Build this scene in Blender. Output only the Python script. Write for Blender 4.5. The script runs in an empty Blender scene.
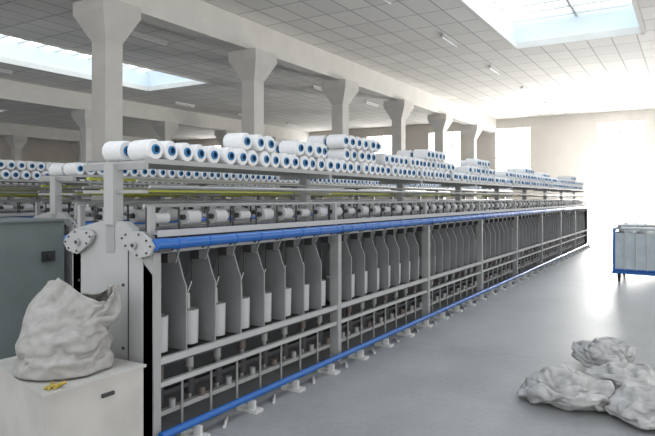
import bpy, bmesh, math, random, traceback
from mathutils import Vector, noise, Matrix
random.seed(7)
TH=math.radians(31.18)

# ---------------------------------------------------------------- materials
def mat(name,col,rough=.6,metal=0,noise_amt=0.0,scale=8,bump=0.0,emit=None,es=0,trans=0):
    m=bpy.data.materials.new(name); m.use_nodes=True
    nt=m.node_tree; b=nt.nodes['Principled BSDF']
    b.inputs['Base Color'].default_value=(*col,1)
    b.inputs['Roughness'].default_value=rough
    b.inputs['Metallic'].default_value=metal
    if emit: 
        b.inputs['Emission Color'].default_value=(*emit,1); b.inputs['Emission Strength'].default_value=es
    if noise_amt or bump:
        tc=nt.nodes.new('ShaderNodeTexCoord'); n=nt.nodes.new('ShaderNodeTexNoise')
        n.inputs['Scale'].default_value=scale; n.inputs['Detail'].default_value=6
        nt.links.new(tc.outputs['Object'],n.inputs['Vector'])
        if noise_amt:
            r=nt.nodes.new('ShaderNodeValToRGB')
            r.color_ramp.elements[0].position=.3; r.color_ramp.elements[1].position=.7
            r.color_ramp.elements[0].color=(*[c*(1-noise_amt) for c in col],1)
            r.color_ramp.elements[1].color=(*[min(1,c*(1+noise_amt)) for c in col],1)
            nt.links.new(n.outputs['Fac'],r.inputs['Fac']); nt.links.new(r.outputs['Color'],b.inputs['Base Color'])
        if bump:
            bp=nt.nodes.new('ShaderNodeBump'); bp.inputs['Strength'].default_value=bump; bp.inputs['Distance'].default_value=.02
            nt.links.new(n.outputs['Fac'],bp.inputs['Height']); nt.links.new(bp.outputs['Normal'],b.inputs['Normal'])
    return m
M={}
M['frame']=mat('machine_grey_paint',(.35,.352,.352),.45,0,.08,5)
M['panel']=mat('end_panel_paint',(.44,.442,.44),.5,0,.06,3)
M['rail']=mat('rail_paint',(.44,.445,.445),.5,0,.06,3)
M['plate']=mat('separator_plate',(.28,.287,.292),.45,.1,.08,6)
M['pot']=mat('spindle_pot',(.52,.53,.54),.5)
M['dark']=mat('dark_steel',(.055,.055,.057),.5,.3)
M['rust']=mat('brown_bobbin',(.16,.125,.11),.6)
M['blocker']=mat('dark_blocker',(.07,.072,.075),.7)  # for added sheets that block light and view inside the machine
M['blue']=mat('blue_paint',(.015,.12,.42),.28)
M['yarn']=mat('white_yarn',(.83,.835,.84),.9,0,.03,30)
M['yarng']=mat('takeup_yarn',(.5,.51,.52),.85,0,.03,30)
M['tube']=mat('blue_cone_tube',(.02,.18,.40),.5)
M['hole']=mat('tube_hole',(.01,.05,.12),.8)
M['lime']=mat('lime_rail',(.60,.64,.12),.5)
M['steel']=mat('steel_rod',(.42,.42,.42),.35,.5)
M['cream']=mat('cream_cover',(.50,.485,.46),.55,0,.1,4)
M['cab']=mat('cabinet_paint',(.19,.22,.218),.5,0,.08,3)
M['conc']=mat('column_plaster',(.62,.60,.565),.85,0,.06,2,.1)
M['beam']=mat('beam_plaster',(.71,.69,.65),.85,0,.05,2)
M['sack']=mat('woven_sack',(.37,.36,.345),.8,0,.15,18,.3)
M['sackg']=mat('plastic_sack_grey',(.50,.50,.50),.5,0,.25,8,.3)
M['wood']=mat('stick_yellow',(.40,.30,.05),.5)
M['white']=mat('white_plastic',(.6,.6,.59),.5)
M['rubber']=mat('rubber',(.03,.03,.03),.7)
M['canvas']=mat('cart_canvas',(.50,.56,.60),.7,0,.1,5)
M['skyframe']=mat('skylight_shaft',(.72,.79,.86),.7)
M['glass']=mat('skylight_glazing',(.75,.85,.95),.4,emit=(.84,.93,1.0),es=2.0)
M['winglow']=mat('window_frosted_glass',(.9,.95,1),.4,emit=(1,.99,.97),es=6)
M['lamp']=mat('lamp_tube',(.9,.9,.9),.4)

def mfloor():
    m=mat('concrete_floor',(.36,.385,.41),.42); nt=m.node_tree; b=nt.nodes['Principled BSDF']
    tc=nt.nodes.new('ShaderNodeTexCoord')
    n=nt.nodes.new('ShaderNodeTexNoise'); n.inputs['Scale'].default_value=.8; n.inputs['Detail'].default_value=8; n.inputs['Roughness'].default_value=.7
    n2=nt.nodes.new('ShaderNodeTexNoise'); n2.inputs['Scale'].default_value=25; n2.inputs['Detail'].default_value=4
    nt.links.new(tc.outputs['Object'],n.inputs['Vector']); nt.links.new(tc.outputs['Object'],n2.inputs['Vector'])
    mx=nt.nodes.new('ShaderNodeMath'); mx.operation='MULTIPLY_ADD'; mx.inputs[1].default_value=.3
    nt.links.new(n2.outputs['Fac'],mx.inputs[0]); nt.links.new(n.outputs['Fac'],mx.inputs[2])
    r=nt.nodes.new('ShaderNodeValToRGB'); r.color_ramp.elements[0].position=.42; r.color_ramp.elements[1].position=.85
    r.color_ramp.elements[0].color=(.255,.264,.272,1); r.color_ramp.elements[1].color=(.385,.393,.40,1)
    nt.links.new(mx.outputs[0],r.inputs['Fac'])
    # faint expansion joints
    br=nt.nodes.new('ShaderNodeTexBrick'); br.offset=0; br.inputs['Scale'].default_value=1; br.inputs['Brick Width'].default_value=3
    br.inputs['Row Height'].default_value=3; br.inputs['Mortar Size'].default_value=.008
    br.inputs['Color1'].default_value=(1,1,1,1); br.inputs['Color2'].default_value=(.96,.96,.96,1); br.inputs['Mortar'].default_value=(.8,.8,.8,1)
    nt.links.new(tc.outputs['Object'],br.inputs['Vector'])
    mm=nt.nodes.new('ShaderNodeMix'); mm.data_type='RGBA'; mm.blend_type='MULTIPLY'; mm.inputs['Factor'].default_value=1
    nt.links.new(r.outputs['Color'],mm.inputs[6]); nt.links.new(br.outputs['Color'],mm.inputs[7])
    nt.links.new(mm.outputs[2],b.inputs['Base Color'])
    r2=nt.nodes.new('ShaderNodeMapRange'); r2.inputs['To Min'].default_value=.38; r2.inputs['To Max'].default_value=.64
    nt.links.new(n.outputs['Fac'],r2.inputs['Value']); nt.links.new(r2.outputs['Result'],b.inputs['Roughness'])
    return m
M['floor']=mfloor()
def mceil():
    m=mat('ceiling_tiles',(.7,.7,.68),.85); nt=m.node_tree; b=nt.nodes['Principled BSDF']
    tc=nt.nodes.new('ShaderNodeTexCoord'); br=nt.nodes.new('ShaderNodeTexBrick')
    br.offset=0; br.inputs['Scale'].default_value=1; br.inputs['Brick Width'].default_value=1.08
    br.inputs['Row Height'].default_value=.6; br.inputs['Mortar Size'].default_value=.018
    br.inputs['Color1'].default_value=(.80,.78,.74,1); br.inputs['Color2'].default_value=(.70,.685,.65,1); br.inputs['Mortar'].default_value=(.40,.39,.375,1)
    nt.links.new(tc.outputs['Object'],br.inputs['Vector']); nt.links.new(br.outputs['Color'],b.inputs['Base Color'])
    return m
M['ceil']=mceil()
M['wall']=mat('wall_plaster',(.60,.56,.51),.9,0,.05,1)

# ---------------------------------------------------------------- cloth-simulated sacks (run first, in the empty scene)
SIM=[]
def lump_core(spheres):
    bm=bmesh.new()
    for (x,y,z,rx,ry,rz) in spheres:
        r=bmesh.ops.create_icosphere(bm,subdivisions=3,radius=1)
        for v in r['verts']: v.co=Vector((x+v.co.x*rx,y+v.co.y*ry,z+v.co.z*rz))
    me=bpy.data.meshes.new('core'); bm.to_mesh(me); bm.free()
    o=bpy.data.objects.new('core',me); bpy.context.collection.objects.link(o); return o
def collider(o,t=.008):
    o.modifiers.new('c','COLLISION'); o.collision.thickness_outer=t; o.collision.cloth_friction=30; return o
def cloth(o,pressure=0,shrink=0,pin=None,bend=.3):
    m=o.modifiers.new('cl','CLOTH'); s=m.settings
    s.quality=5; s.mass=.15; s.tension_stiffness=25; s.compression_stiffness=25; s.shear_stiffness=12; s.bending_stiffness=bend
    s.air_damping=2
    m.collision_settings.use_collision=True; m.collision_settings.distance_min=.006; m.collision_settings.collision_quality=2
    if pressure: s.use_pressure=True; s.uniform_pressure_force=pressure
    if pin: s.vertex_group_mass=pin
    m.collision_settings.use_self_collision=True; m.collision_settings.self_distance_min=.005
    m.point_cache.frame_start=1; m.point_cache.frame_end=60
def lumps(seed,sx,sy,sz):
    rr=random.Random(seed); L=[(0,0,sz*.38,sx*.55,sy*.55,sz*.38)]
    for i in range(5):
        a=i*1.256+rr.random(); L.append((math.cos(a)*sx*.6,math.sin(a)*sy*.6,sz*rr.uniform(.2,.4),sx*rr.uniform(.2,.32),sy*rr.uniform(.2,.32),sz*rr.uniform(.25,.45)))
    return L
def sim_sack(name,loc,size,seed,k,ex=1.65,bend=.35):
    sx,sy,sz=size
    core=collider(lump_core([(loc[0]+a,loc[1]+b,loc[2]+c+.012,d,e,f) for a,b,c,d,e,f in lumps(seed,sx,sy,sz)]))
    bm=bmesh.new(); bmesh.ops.create_icosphere(bm,subdivisions=5,radius=1)
    sv=Vector((seed,seed*2,1))
    for v in bm.verts:
        d=v.co.copy(); r=1+.22*noise.noise(d*1.6+sv)+.12*noise.noise(d*4+sv)+.03*noise.noise(d*9+sv)
        v.co=Vector((d.x*sx*ex*r*.85,d.y*sy*ex*r*.85,d.z*sz*.85*r*1.15+sz*.98+.02))
        v.co.z=max(v.co.z,.012+.002*r)
        v.co+=Vector(loc)
    for f in bm.faces: f.smooth=True
    me=bpy.data.meshes.new(name); bm.to_mesh(me); bm.free(); me.materials.append(M[k])
    o=bpy.data.objects.new(name,me); bpy.context.collection.objects.link(o); cloth(o,bend=bend)
    SIM.append((o,core,name,k))
def sim_open(name,loc,k):
    core=collider(lump_core([(loc[0],loc[1],loc[2]+.16,.235,.21,.15),(loc[0]-.02,loc[1]+.03,loc[2]+.26,.18,.16,.17),(loc[0]+.05,loc[1]-.04,loc[2]+.34,.11,.10,.12)]))
    bm=bmesh.new(); NU,NV=100,46; H=.56
    rows=[]
    for j in range(NV+1):
        t=j/NV; row=[]
        for i in range(NU):
            a=2*math.pi*i/NU
            q=Vector((math.cos(a),math.sin(a),t*1.2))
            r=.268*(1+.10*noise.noise(q*1.6)+.06*noise.noise(q*4)+.03*noise.noise(q*8))*(1-.36*max(0,t-.3))
            row.append(bm.verts.new((loc[0]+math.cos(a)*r+.05*t*t,loc[1]+math.sin(a)*r*.95-.05*t*t,loc[2]+.012+t*(H+.05*math.cos(2*a+.6)*t))))
        rows.append(row)
    for j in range(NV):
        for i in range(NU): bm.faces.new((rows[j][i],rows[j][(i+1)%NU],rows[j+1][(i+1)%NU],rows[j+1][i]))
    for f in bm.faces: f.smooth=True
    me=bpy.data.meshes.new(name); bm.to_mesh(me); bm.free(); me.materials.append(M[k])
    o=bpy.data.objects.new(name,me); bpy.context.collection.objects.link(o)
    vg=o.vertex_groups.new(name='pin'); vg.add(list(range(NU*2)),1.0,'REPLACE')
    cloth(o,pin='pin',bend=6); s=o.modifiers['cl'].settings; s.tension_stiffness=60; s.compression_stiffness=60; s.shear_stiffness=40
    SIM.append((o,core,name,k))
def run_sim():
    def plane(x0,x1,y0,y1,z):
        me=bpy.data.meshes.new('pl'); me.from_pydata([(x0,y0,z),(x1,y0,z),(x1,y1,z),(x0,y1,z)],[],[(0,1,2,3)])
        o=bpy.data.objects.new('pl',me); bpy.context.collection.objects.link(o); return collider(o,.005)
    pls=[plane(2,9,-2,2,0),plane(1,3.5,2.2,4.5,.556)]
    sim_sack('floor_sack',(4.78,.80,0),(.21,.25,.22),1,'sackg')
    sim_sack('floor_sack',(5.30,.45,0),(.25,.23,.19),2,'sackg')
    sim_sack('floor_sack',(6.00,.68,0),(.22,.20,.20),5,'sackg')
    sim_sack('floor_sack',(4.78,.20,0),(.25,.23,.20),8,'sackg')
    sim_open('standing_sack',(2.20,3.12,.556),'sack')
    sc=bpy.context.scene; sc.frame_start=1; sc.frame_end=60
    for f in range(1,32): sc.frame_set(f)
    dg=bpy.context.evaluated_depsgraph_get(); res=[]
    for o,core,name,k in SIM:
        me=bpy.data.meshes.new_from_object(o.evaluated_get(dg)); res.append((me,name,k))
    for o,core,_,_ in SIM:
        bpy.data.objects.remove(o); bpy.data.objects.remove(core)
    for p in pls: bpy.data.objects.remove(p)
    sc.frame_set(1)
    for me,name,k in res:
        c=sum((v.co for v in me.vertices),Vector())/len(me.vertices); c.z=min(v.co.z for v in me.vertices)
        for v in me.vertices: v.co-=c
        if name=='floor_sack': c.z=.0
        o=bpy.data.objects.new(name,me); o.location=c; bpy.context.collection.objects.link(o)
        if name=='standing_sack':
            s=o.modifiers.new('thick','SOLIDIFY'); s.thickness=.004; s.offset=1
        print(name,[round(x,2) for x in o.location],[round(x,2) for x in o.dimensions])
run_sim()

# ---------------------------------------------------------------- mesh builder
class MB:
    def __init__(s): s.v=[]; s.f=[]; s.m=[]; s.s=[]; s.mats=[]
    def mi(s,k):
        if k not in s.mats: s.mats.append(k)
        return s.mats.index(k)
    def add(s,vs,fs,k,smooth=False):
        o=len(s.v); s.v+= [tuple(p) for p in vs]; i=s.mi(k)
        for f in fs: s.f.append(tuple(o+a for a in f)); s.m.append(i); s.s.append(smooth)
    def box(s,x0,x1,y0,y1,z0,z1,k):
        vs=[(x0,y0,z0),(x1,y0,z0),(x1,y1,z0),(x0,y1,z0),(x0,y0,z1),(x1,y0,z1),(x1,y1,z1),(x0,y1,z1)]
        s.add(vs,[(0,3,2,1),(4,5,6,7),(0,1,5,4),(1,2,6,5),(2,3,7,6),(3,0,4,7)],k)
    def prism(s,pts,off,k):
        n=len(pts); off=Vector(off); a=[Vector(p) for p in pts]; b=[p+off for p in a]
        s.add(a+b,[tuple(range(n))[::-1],tuple(range(n,2*n))]+[(i,(i+1)%n,n+(i+1)%n,n+i) for i in range(n)],k)
    def lathe(s,o,d,prof,seg=14):
        o=Vector(o); d=Vector(d).normalized(); u=d.orthogonal().normalized(); w=d.cross(u)
        cs=[(math.cos(2*math.pi*i/seg),math.sin(2*math.pi*i/seg)) for i in range(seg)]
        for i in range(len(prof)-1):
            t0,r0,k=prof[i]; t1,r1,_=prof[i+1]
            vs=[o+d*t0+(u*c+w*q)*r0 for c,q in cs]+[o+d*t1+(u*c+w*q)*r1 for c,q in cs]
            s.add(vs,[(j,(j+1)%seg,seg+(j+1)%seg,seg+j) for j in range(seg)],k,abs(t1-t0)>1e-5 and seg>6)
    def cyl(s,p0,p1,r,k,seg=10,r2=None):
        p0=Vector(p0); d=Vector(p1)-p0; L=d.length; r2=r if r2 is None else r2
        s.lathe(p0,d,[(0,0.0001,k),(0,r,k),(L,r2,k),(L,0.0001,k)],seg)
    def obj(s,name,loc=(0,0,0),parent=None):
        me=bpy.data.meshes.new(name); me.from_pydata(s.v,[],s.f)
        for k in s.mats: me.materials.append(M[k])
        me.polygons.foreach_set('material_index',s.m); me.polygons.foreach_set('use_smooth',s.s); me.update()
        bm=bmesh.new(); bm.from_mesh(me); bmesh.ops.recalc_face_normals(bm,faces=bm.faces); bm.to_mesh(me); bm.free()
        ob=bpy.data.objects.new(name,me); ob.location=loc; bpy.context.collection.objects.link(ob)
        if parent: ob.parent=parent
        return ob

# ---------------------------------------------------------------- room
X0,X1,Y0,Y1,ZC=-7,32.5,-5,36,5.8
f=MB(); f.box(X0,X1+12,Y0,Y1,-.2,0,'floor'); f.obj('floor')
sky=[(7.4,17.3,1.0,4.25),(7.4,16.6,15.05,18.3),(7.4,16.8,28.2,31.4),(-5,3.4,1.0,4.25),(-5,3.4,15.05,18.3),(-5,3.4,28.2,31.4)]
xs=sorted({X0,X1}|{a for q in sky for a in q[:2]}); ys=sorted({Y0,Y1}|{a for q in sky for a in q[2:]})
c=MB()
for i in range(len(xs)-1):
    for j in range(len(ys)-1):
        cx=(xs[i]+xs[i+1])/2; cy=(ys[j]+ys[j+1])/2
        if any(q[0]<cx<q[1] and q[2]<cy<q[3] for q in sky): continue
        c.box(xs[i],xs[i+1],ys[j],ys[j+1],ZC,ZC+.12,'ceil')
ceil=c.obj('ceiling')
for n,q in enumerate(sky):
    s=MB(); a,b,cc,d=q; h=.75
    s.box(a-.1,a,cc-.1,d+.1,ZC+.1,ZC+h,'skyframe'); s.box(b,b+.1,cc-.1,d+.1,ZC+.1,ZC+h,'skyframe')
    s.box(a,b,cc-.1,cc,ZC+.1,ZC+h,'skyframe'); s.box(a,b,d,d+.1,ZC+.1,ZC+h,'skyframe')
    for e in ((a-.02,a+.08,cc,d),(b-.08,b+.02,cc,d),(a,b,cc-.02,cc+.08),(a,b,d-.08,d+.02)):
        s.box(*e,ZC-.05,ZC+.13,'beam')
    s.box(a-.1,b+.1,cc-.1,d+.1,ZC+h,ZC+h+.05,'glass')
    x=a+.6
    while x<b-.1:
        s.box(x-.025,x+.025,cc,d,ZC+h-.08,ZC+h+.0,'conc'); x+=.65
    my=(cc+d)/2; s.box(a,b,my-.03,my+.03,ZC+h-.1,ZC+h,'conc')
    s.obj('window_%d'%(n+11))
rows=[9.2,21.2,33.2,-2.8]
for y in rows:
    b=MB(); b.box(X0,X1,y-.2,y+.2,5.1,ZC+.02,'beam'); b.obj('ceiling_beam')
for y in rows:
    for i in range(-2,6):
        x=7.36+4.3*i
        if y==-2.8 and i<2: continue
        m=MB(); r=.19; R=.42
        m.box(x-r,x+r,y-r,y+r,0,4.45,'conc')
        vs=[(x-r,y-r,4.4),(x+r,y-r,4.4),(x+r,y+r,4.4),(x-r,y+r,4.4),(x-R,y-R,4.88),(x+R,y-R,4.88),(x+R,y+R,4.88),(x-R,y+R,4.88)]
        m.add(vs,[(0,3,2,1),(4,5,6,7),(0,1,5,4),(1,2,6,5),(2,3,7,6),(3,0,4,7)],'conc')
        m.box(x-R,x+R,y-R,y+R,4.88,5.1,'conc')
        m.obj('concrete_column')
wins=[(7.2,9.05,2.9,5.3),(11.0,12.9,2.9,5.3),(15,16.9,2.9,5.3),(19,20.9,2.9,5.3),(24,25.9,2.9,5.3),(-3,-1,2.9,5.3),(28,29.9,2.9,5.3),(1.9,4.0,3.85,5.3)]
door=(1.9,4.0,0,3.6)
ops=wins+[door]
ys=sorted({Y0,Y1}|{a for q in ops for a in q[:2]}); zs=sorted({0,ZC}|{a for q in ops for a in q[2:]})
w=MB()
for i in range(len(ys)-1):
    for j in range(len(zs)-1):
        cy=(ys[i]+ys[i+1])/2; cz=(zs[j]+zs[j+1])/2
        if any(q[0]<cy<q[1] and q[2]<cz<q[3] for q in ops): continue
        w.box(X1,X1+.25,ys[i],ys[i+1],zs[j],zs[j+1],'wall')
w.obj('wall_back')
for n,q in enumerate(wins):
    s=MB(); y0,y1,z0,z1=q
    s.box(X1+.15,X1+.17,y0,y1,z0,z1,'winglow')
    k=4
    for i in range(k+1):
        y=y0+(y1-y0)*i/k; s.box(X1+.08,X1+.13,y-.025,y+.025,z0,z1,'frame')
    for i in range(4):
        z=z0+(z1-z0)*i/3; s.box(X1+.08,X1+.13,y0,y1,z-.025,z+.025,'frame')
    s.obj('window_%d'%(n+1))
s=MB(); s.box(X1-.06,X1-.005,1.82,1.9,0,3.68,'white'); s.box(X1-.06,X1-.005,4.0,4.08,0,3.68,'white'); s.box(X1-.06,X1-.005,1.9,4,3.6,3.68,'white')
s.obj('door_1')
w=MB(); w.box(X0,X1,Y1,Y1+.2,0,ZC,'wall'); w.obj('wall_left')

# ---------------------------------------------------------------- twisting machine
NS=8; L=2.24; NP=8; G=L/NP; W=.74
def machine():
    m=MB(); T=NS*L
    m.box(0,T,0,W,.50,.53,'blocker')  # plate added across the machine to block light
    m.box(.03,T,W/2-.02,W/2+.02,.06,1.3,'blocker')  # dark central panel, added so the machine cannot be seen through
    for sd in (0,1):
        def Y(y): return y if sd==0 else W-y
        def bx(x0,x1,y0,y1,z0,z1,k):
            a,b=sorted((Y(y0),Y(y1))); m.box(x0,x1,a,b,z0,z1,k)
        bx(0,T,-.012,.02,.515,.555,'rail')
        bx(0,T,-.005,.03,.37,.40,'rail')
        bx(0,T,.10,.14,.27,.30,'dark')
        bx(0,T,.06,.10,.16,.19,'frame')
        m.cyl((0,Y(-.05),1.265),(T,Y(-.05),1.265),.035,'blue',16)
        m.cyl((-.02,Y(-.07),.10),(T,Y(-.07),.10),.026,'blue',12)
        bx(0,T,.0,.035,1.205,1.23,'frame')
        bx(0,T,-.02,.25,1.325,1.335,'frame')
        bx(0,T,-.03,-.02,1.31,1.35,'rail')
        m.cyl((0,Y(.1),1.50),(T,Y(.1),1.50),.012,'steel',6)
        m.cyl((0,Y(.05),1.62),(T,Y(.05),1.62),.010,'steel',6)
        for i in range(NS+1):
            x=i*L
            bx(x-.03,x+.03,-.02,.07,0,1.24,'frame')
            bx(x-.05,x+.05,-.05,.10,0,.03,'frame')
            bx(x-.02,x+.02,.02,.05,1.2,1.5,'frame')
            bx(x-.045,x+.045,-.09,-.0,1.22,1.24,'dark')
            m.cyl((x-.05,Y(-.05),1.265),(x+.05,Y(-.05),1.265),.039,'blue',12)
        for i in range(NS*NP):
            x=(i+.5)*G
            xp=i*G+ (0.035 if i%NP==0 else 0)
            m.cyl((x-.012,Y(-.05),1.265),(x+.012,Y(-.05),1.265),.0385,'blue',12)
            pts=[(.01,.55),(.30,.55),(.30,.97),(.27,1.02),(.20,1.20),(.10,1.20),(.035,1.02),(.01,.97)]
            if i%NP: m.prism([(xp-.006,Y(a),b) for a,b in pts],(.012,0,0),'plate')
            m.lathe((x,Y(.135),.56),(0,0,1),[(0,.070,'pot'),(.225,.074,'pot'),(.23,.066,'pot'),(.20,.060,'dark'),(.20,.02,'steel'),(.34,.015,'steel'),(.34,.0001,'steel')],14)
            m.cyl((x,Y(.12),.14),(x,Y(.12),.50),.014,'steel',6)
            m.cyl((x+G/2,Y(.05),.03),(x+G/2,Y(.05),.37),.009,'frame',5)
            m.cyl((x+G/4,Y(.16),.19),(x+G/4,Y(.16),.50),.008,'steel',5)
            m.cyl((x,Y(.12),.22),(x,Y(.12),.36),.035,'dark',8)
            m.cyl((x,Y(.12),.40),(x,Y(.12),.47),.028,'rust' if i%3==0 else 'frame',8)
            m.cyl((x+G/4,Y(.07),.19),(x+G/4,Y(.07),.245),.022,'rust' if i%3==1 else 'frame',8)
            m.cyl((x,Y(-.03),1.24),(x,Y(.10),1.15),.008,'dark',5)
            m.cyl((x+.05,Y(-.02),1.24),(x+.07,Y(.04),1.13),.007,'steel',5)
            m.cyl((x,Y(.10),1.15),(x+.02,Y(.12),.98),.006,'dark',5)
            m.cyl((x+.02,Y(.12),.98),(x-.03,Y(.12),.88),.005,'steel',5)
            m.box(x-.035,x+.035,min(Y(0),Y(.08)),max(Y(0),Y(.08)),1.14,1.20,'dark')
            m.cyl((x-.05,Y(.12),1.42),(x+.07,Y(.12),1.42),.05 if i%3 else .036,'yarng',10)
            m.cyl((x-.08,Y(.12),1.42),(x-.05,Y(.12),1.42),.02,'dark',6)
            m.cyl((x-.1,Y(.12),1.335),(x-.1,Y(.12),1.5),.008,'dark',5)
        n=int(T/.56)
        for i in range(n):
            x=.28+i*.56
            bx(x-.045,x+.045,-.16,.02,0,.022,'white')
            bx(x-.012,x+.012,-.12,-.06,.02,.08,'white')
            m.cyl((x+.2,Y(-.14),.012),(x+.34,Y(-.04),.012),.012,'white',6)
    for i in range(NS+1):
        x=i*L; m.box(x-.035,x+.035,W/2-.04,W/2+.04,1.2,1.77,'frame')
        m.box(x-.02,x+.02,.08,W-.08,1.73,1.77,'frame')
        m.box(x-.02,x+.02,.08,W-.08,1.58,1.60,'frame')
    m.box(0,T,.10,W-.10,1.77,1.785,'rail')
    m.box(0,T,.088,.10,1.768,1.80,'frame'); m.box(0,T,W-.10,W-.088,1.768,1.80,'frame')
    m.cyl((0,.16,1.66),(T,.16,1.66),.008,'steel',6); m.cyl((0,W-.1,1.68),(T,W-.1,1.68),.012,'lime',6)
    m.cyl((0,.5,1.60),(T,.5,1.60),.010,'lime',6)
    m.prism([(-.03,-.01,.0),(-.03,W+.01,.0),(-.03,W+.01,1.34),(-.03,W/2+.1,1.40),(-.03,W/2-.12,1.40),(-.03,.18,1.36),(-.03,.06,1.14),(-.03,-.01,1.08)],(.06,0,0),'panel')
    m.prism([(T-.03,-.01,.0),(T-.03,W+.01,.0),(T-.03,W+.01,1.34),(T-.03,-.01,1.3)],(.06,0,0),'panel')
    m.box(-.05,.03,W/2-.045,W/2+.045,1.38,1.77,'panel')
    for sg in (0,1):
        f=(lambda y:y) if sg==0 else (lambda y:W-y)
        p=[(-.02,.20),(-.06,.255),(-.02,.30),(.06,.345),(.2,.34),(.24,.31),(.20,.25),(.08,.18)]
        m.prism([(-.07,f(a),1.0+b) for a,b in p],(.025,0,0),'panel')
        for a,b in p: 
            a2=.09+(a-.09)*.84; b2=.265+(b-.265)*.76
            m.cyl((-.076,f(a2),1.0+b2),(-.06,f(a2),1.0+b2),.007,'dark',8)
        m.cyl((-.09,f(.1),1.26),(-.06,f(.1),1.26),.025,'steel',12)
        m.cyl((-.095,f(.1),1.26),(-.09,f(.1),1.26),.012,'dark',10)
    m.box(-.034,-.028,.2,.206,.1,1.3,'dark')
    for z in (.2,.6,1.0): 
        m.cyl((-.038,.25,z),(-.028,.25,z),.01,'dark',8); m.cyl((-.038,W-.06,z),(-.028,W-.06,z),.01,'dark',8)
    return m
base=machine().obj('twisting_machine',(2.61,2.82,0))
def cones(hfun):
    m=MB(); T=NS*L; D=.145
    def cone(x,y,z,dy,tilt=0):
        d=Vector((tilt,dy,random.uniform(-.04,.04)))
        m.lathe((x,y,z),d,[(.01,.0001,'hole'),(.01,.019,'hole'),(-.008,.021,'tube'),(-.008,.032,'tube'),(.002,.033,'yarn'),(.002,.062,'yarn'),(.012,.068,'yarn'),(.185,.072,'yarn'),(.195,.066,'yarn'),(.195,.030,'tube'),(.2,.024,'hole'),(.2,.0001,'hole')],12)
    n=int(T/D)
    for lane,y in enumerate((.10,.335)):
        for lay in range(3):
            for i in range(n):
                x=.09+i*D+ (D/2 if lay%2 else 0)
                h=hfun(x,lane)
                if lay<h and x<T-.05 and random.random()>.03*(lay>0):
                    cone(x,y+random.uniform(-.015,.02),1.785+.075+lay*D*.88,1,random.uniform(-.09,.09))
    return m
def h1(x,lane):
    if x<.9: return 1
    if x<1.35: return 2 if lane==0 else 1
    if x<1.75: return 1
    if x<2.25: return 2
    if x<2.5: return 1
    if x<3.3: return 3
    v=noise.noise(Vector((x*.9,lane*.3,4)))
    return 2+(v>.2)-(v<-.3)
cones(h1).obj('yarn_cones',(0,0,0),base)
M2=(3.97,5.4,0)
m2=bpy.data.objects.new('twisting_machine',base.data); m2.location=M2; bpy.context.collection.objects.link(m2)
c2=cones(lambda x,l: 1+(noise.noise(Vector((x*1.1,l*.5,9)))>-.1)).obj('yarn_cones',(0,0,0),m2)
for x,y in ((3.6,7.6),(3.4,10.4),(3.4,12.8),(3.4,15.2),(3.4,17.6),(3.4,22.4),(3.4,26)):
    o=bpy.data.objects.new('twisting_machine',base.data); o.location=(x,y,0); bpy.context.collection.objects.link(o)
    q=bpy.data.objects.new('yarn_cones',c2.data); q.parent=o; bpy.context.collection.objects.link(q)

g=MB()
g.prism([(x,y,0) for x,y in [(1.86,2.80),(2.06,3.62),(2.50,3.62),(2.50,2.80)]],(0,0,.54),'cream')
g.prism([(x,y,.54) for x,y in [(1.845,2.785),(2.05,3.635),(2.51,3.635),(2.51,2.785)]],(0,0,.015),'cream')
g.box(2.1,2.4,2.79,2.80,.06,.10,'cream'); g.box(2.2,2.28,2.785,2.80,.44,.46,'dark')
g.obj('gearbox_cover')
s=MB(); s.cyl((1.90,2.83,.565),(1.98,2.91,.565),.009,'wood',8); s.cyl((1.93,2.82,.565),(2.02,2.87,.565),.009,'wood',8); s.cyl((1.90,2.87,.563),(1.99,2.81,.58),.008,'wood',8)
s.obj('bobbin_sticks')
s=MB(); s.box(2.3,3.80,5.4,6.3,.05,1.32,'cab'); s.box(2.32,3.78,5.42,6.28,0,.05,'dark'); s.box(2.28,3.82,5.38,6.32,1.32,1.34,'cab')
s.box(3.55,3.68,5.37,5.40,.93,1.03,'dark'); s.cyl((3.615,5.37,.98),(3.615,5.34,.98),.025,'rubber',12)
s.box(3.0,3.006,5.395,5.40,.1,1.3,'dark'); s.box(2.5,2.8,5.393,5.40,1.1,1.2,'white')
s.obj('control_cabinet')

# ---------------------------------------------------------------- hand cart
c=MB(); x0,x1,y0,y1=12.3,13.5,.30,1.22
for x in (x0,x1):
    for y in (y0,y1): c.cyl((x,y,.15),(x,y,.98),.022,'blue',8)
for z in (.22,.98):
    for y in (y0,y1): c.cyl((x0,y,z),(x1,y,z),.018,'canvas' if z>.5 else 'blue',8)
    for x in (x0,x1): c.cyl((x,y0,z),(x,y1,z),.018,'canvas' if z>.5 else 'blue',8)
c.box(x0,x1,y0,y1,.20,.23,'dark'); c.box(x0-.03,x1+.03,y0-.03,y1+.03,.15,.20,'blue')
for e in ((x0,x0+.015,y0,y1),(x1-.015,x1,y0,y1),(x0,x1,y0,y0+.015),(x0,x1,y1-.015,y1)): c.box(*e,.24,.90,'canvas')
for i in range(1,5):
    y=y0+(y1-y0)*i/5; c.cyl((x0-.01,y,.22),(x0-.01,y,.98),.008,'white',6)
for i in range(1,6):
    x=x0+(x1-x0)*i/6; c.cyl((x,y1+.01,.22),(x,y1+.01,.98),.008,'white',6)
for x in (x0+.1,x1-.1):
    for y in (y0+.08,y1-.08):
        c.cyl((x,y-.02,.07),(x,y+.02,.07),.07,'rubber',14); c.box(x-.02,x+.02,y-.03,y+.03,.07,.16,'dark')
c.cyl((x0-.2,y0+.1,1.05),(x0-.2,y1-.1,1.05),.018,'steel',8)
for y in (y0+.1,y1-.1): c.cyl((x0,y,.98),(x0-.2,y,1.05),.016,'steel',8)
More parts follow.
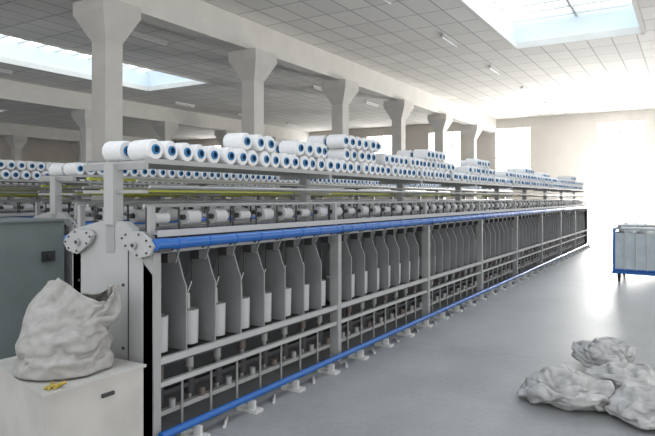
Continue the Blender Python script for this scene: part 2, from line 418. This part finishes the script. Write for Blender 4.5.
for i in range(14):
    cx=x0+.15+random.random()*.85; cy=y0+.15+random.random()*.6
    c.cyl((cx,cy,.90),(cx+random.uniform(-.1,.1),cy+.15,1.0),.08,'yarn',12)
c.obj('yarn_cart')

for y in (5.5,12.2,19.4,-1.2):
    for i in range(-1,6):
        x=6.8+4.3*i
        b=MB(); b.box(x-.6,x+.6,y-.04,y+.04,ZC-.07,ZC-.0,'white'); b.cyl((x-.58,y,ZC-.09),(x+.58,y,ZC-.09),.016,'lamp',8); b.obj('fluorescent_batten')

# scattering volume added to imitate the veiling glare around door and windows
hz=bpy.data.materials.new('glare_haze'); hz.use_nodes=True; nt=hz.node_tree; nt.nodes.clear()
vs_=nt.nodes.new('ShaderNodeVolumeScatter'); vs_.inputs['Density'].default_value=.009; vs_.inputs['Anisotropy'].default_value=.4; vs_.inputs['Color'].default_value=(1,.99,.975,1)
ou=nt.nodes.new('ShaderNodeOutputMaterial'); nt.links.new(vs_.outputs[0],ou.inputs['Volume'])
M['haze']=hz
h=MB(); h.box(22.3,X1-.1,-2.3,8.7,.004,5.65,'haze'); h.obj('glare_haze')

# ---------------------------------------------------------------- lights
def area(name,loc,rot,sx,sy,power,col=(1,1,1)):
    l=bpy.data.lights.new(name,'AREA'); l.shape='RECTANGLE'; l.size=sx; l.size_y=sy; l.energy=power; l.color=col
    o=bpy.data.objects.new(name,l); o.location=loc; o.rotation_euler=rot; bpy.context.collection.objects.link(o); return o
area('door_daylight',(X1+.6,2.95,1.9),(0,math.radians(90),0),3.6,2.6,2400,(1,.98,.95))
w=bpy.data.worlds.new('World'); bpy.context.scene.world=w; w.use_nodes=True
bg=w.node_tree.nodes['Background']; bg.inputs['Color'].default_value=(.985,.985,.985,1); bg.inputs['Strength'].default_value=1.25

cam=bpy.data.cameras.new('camera'); co=bpy.data.objects.new('camera',cam); bpy.context.collection.objects.link(co)
co.location=(0,0,1.55); co.rotation_euler=(math.radians(90),0,TH-math.pi/2)
cam.sensor_width=36; cam.lens=600/655*36; cam.shift_y=-20/655; cam.clip_end=200
bpy.context.scene.camera=co
vs=bpy.context.scene.view_settings; vs.view_transform='Standard'; vs.exposure=.35
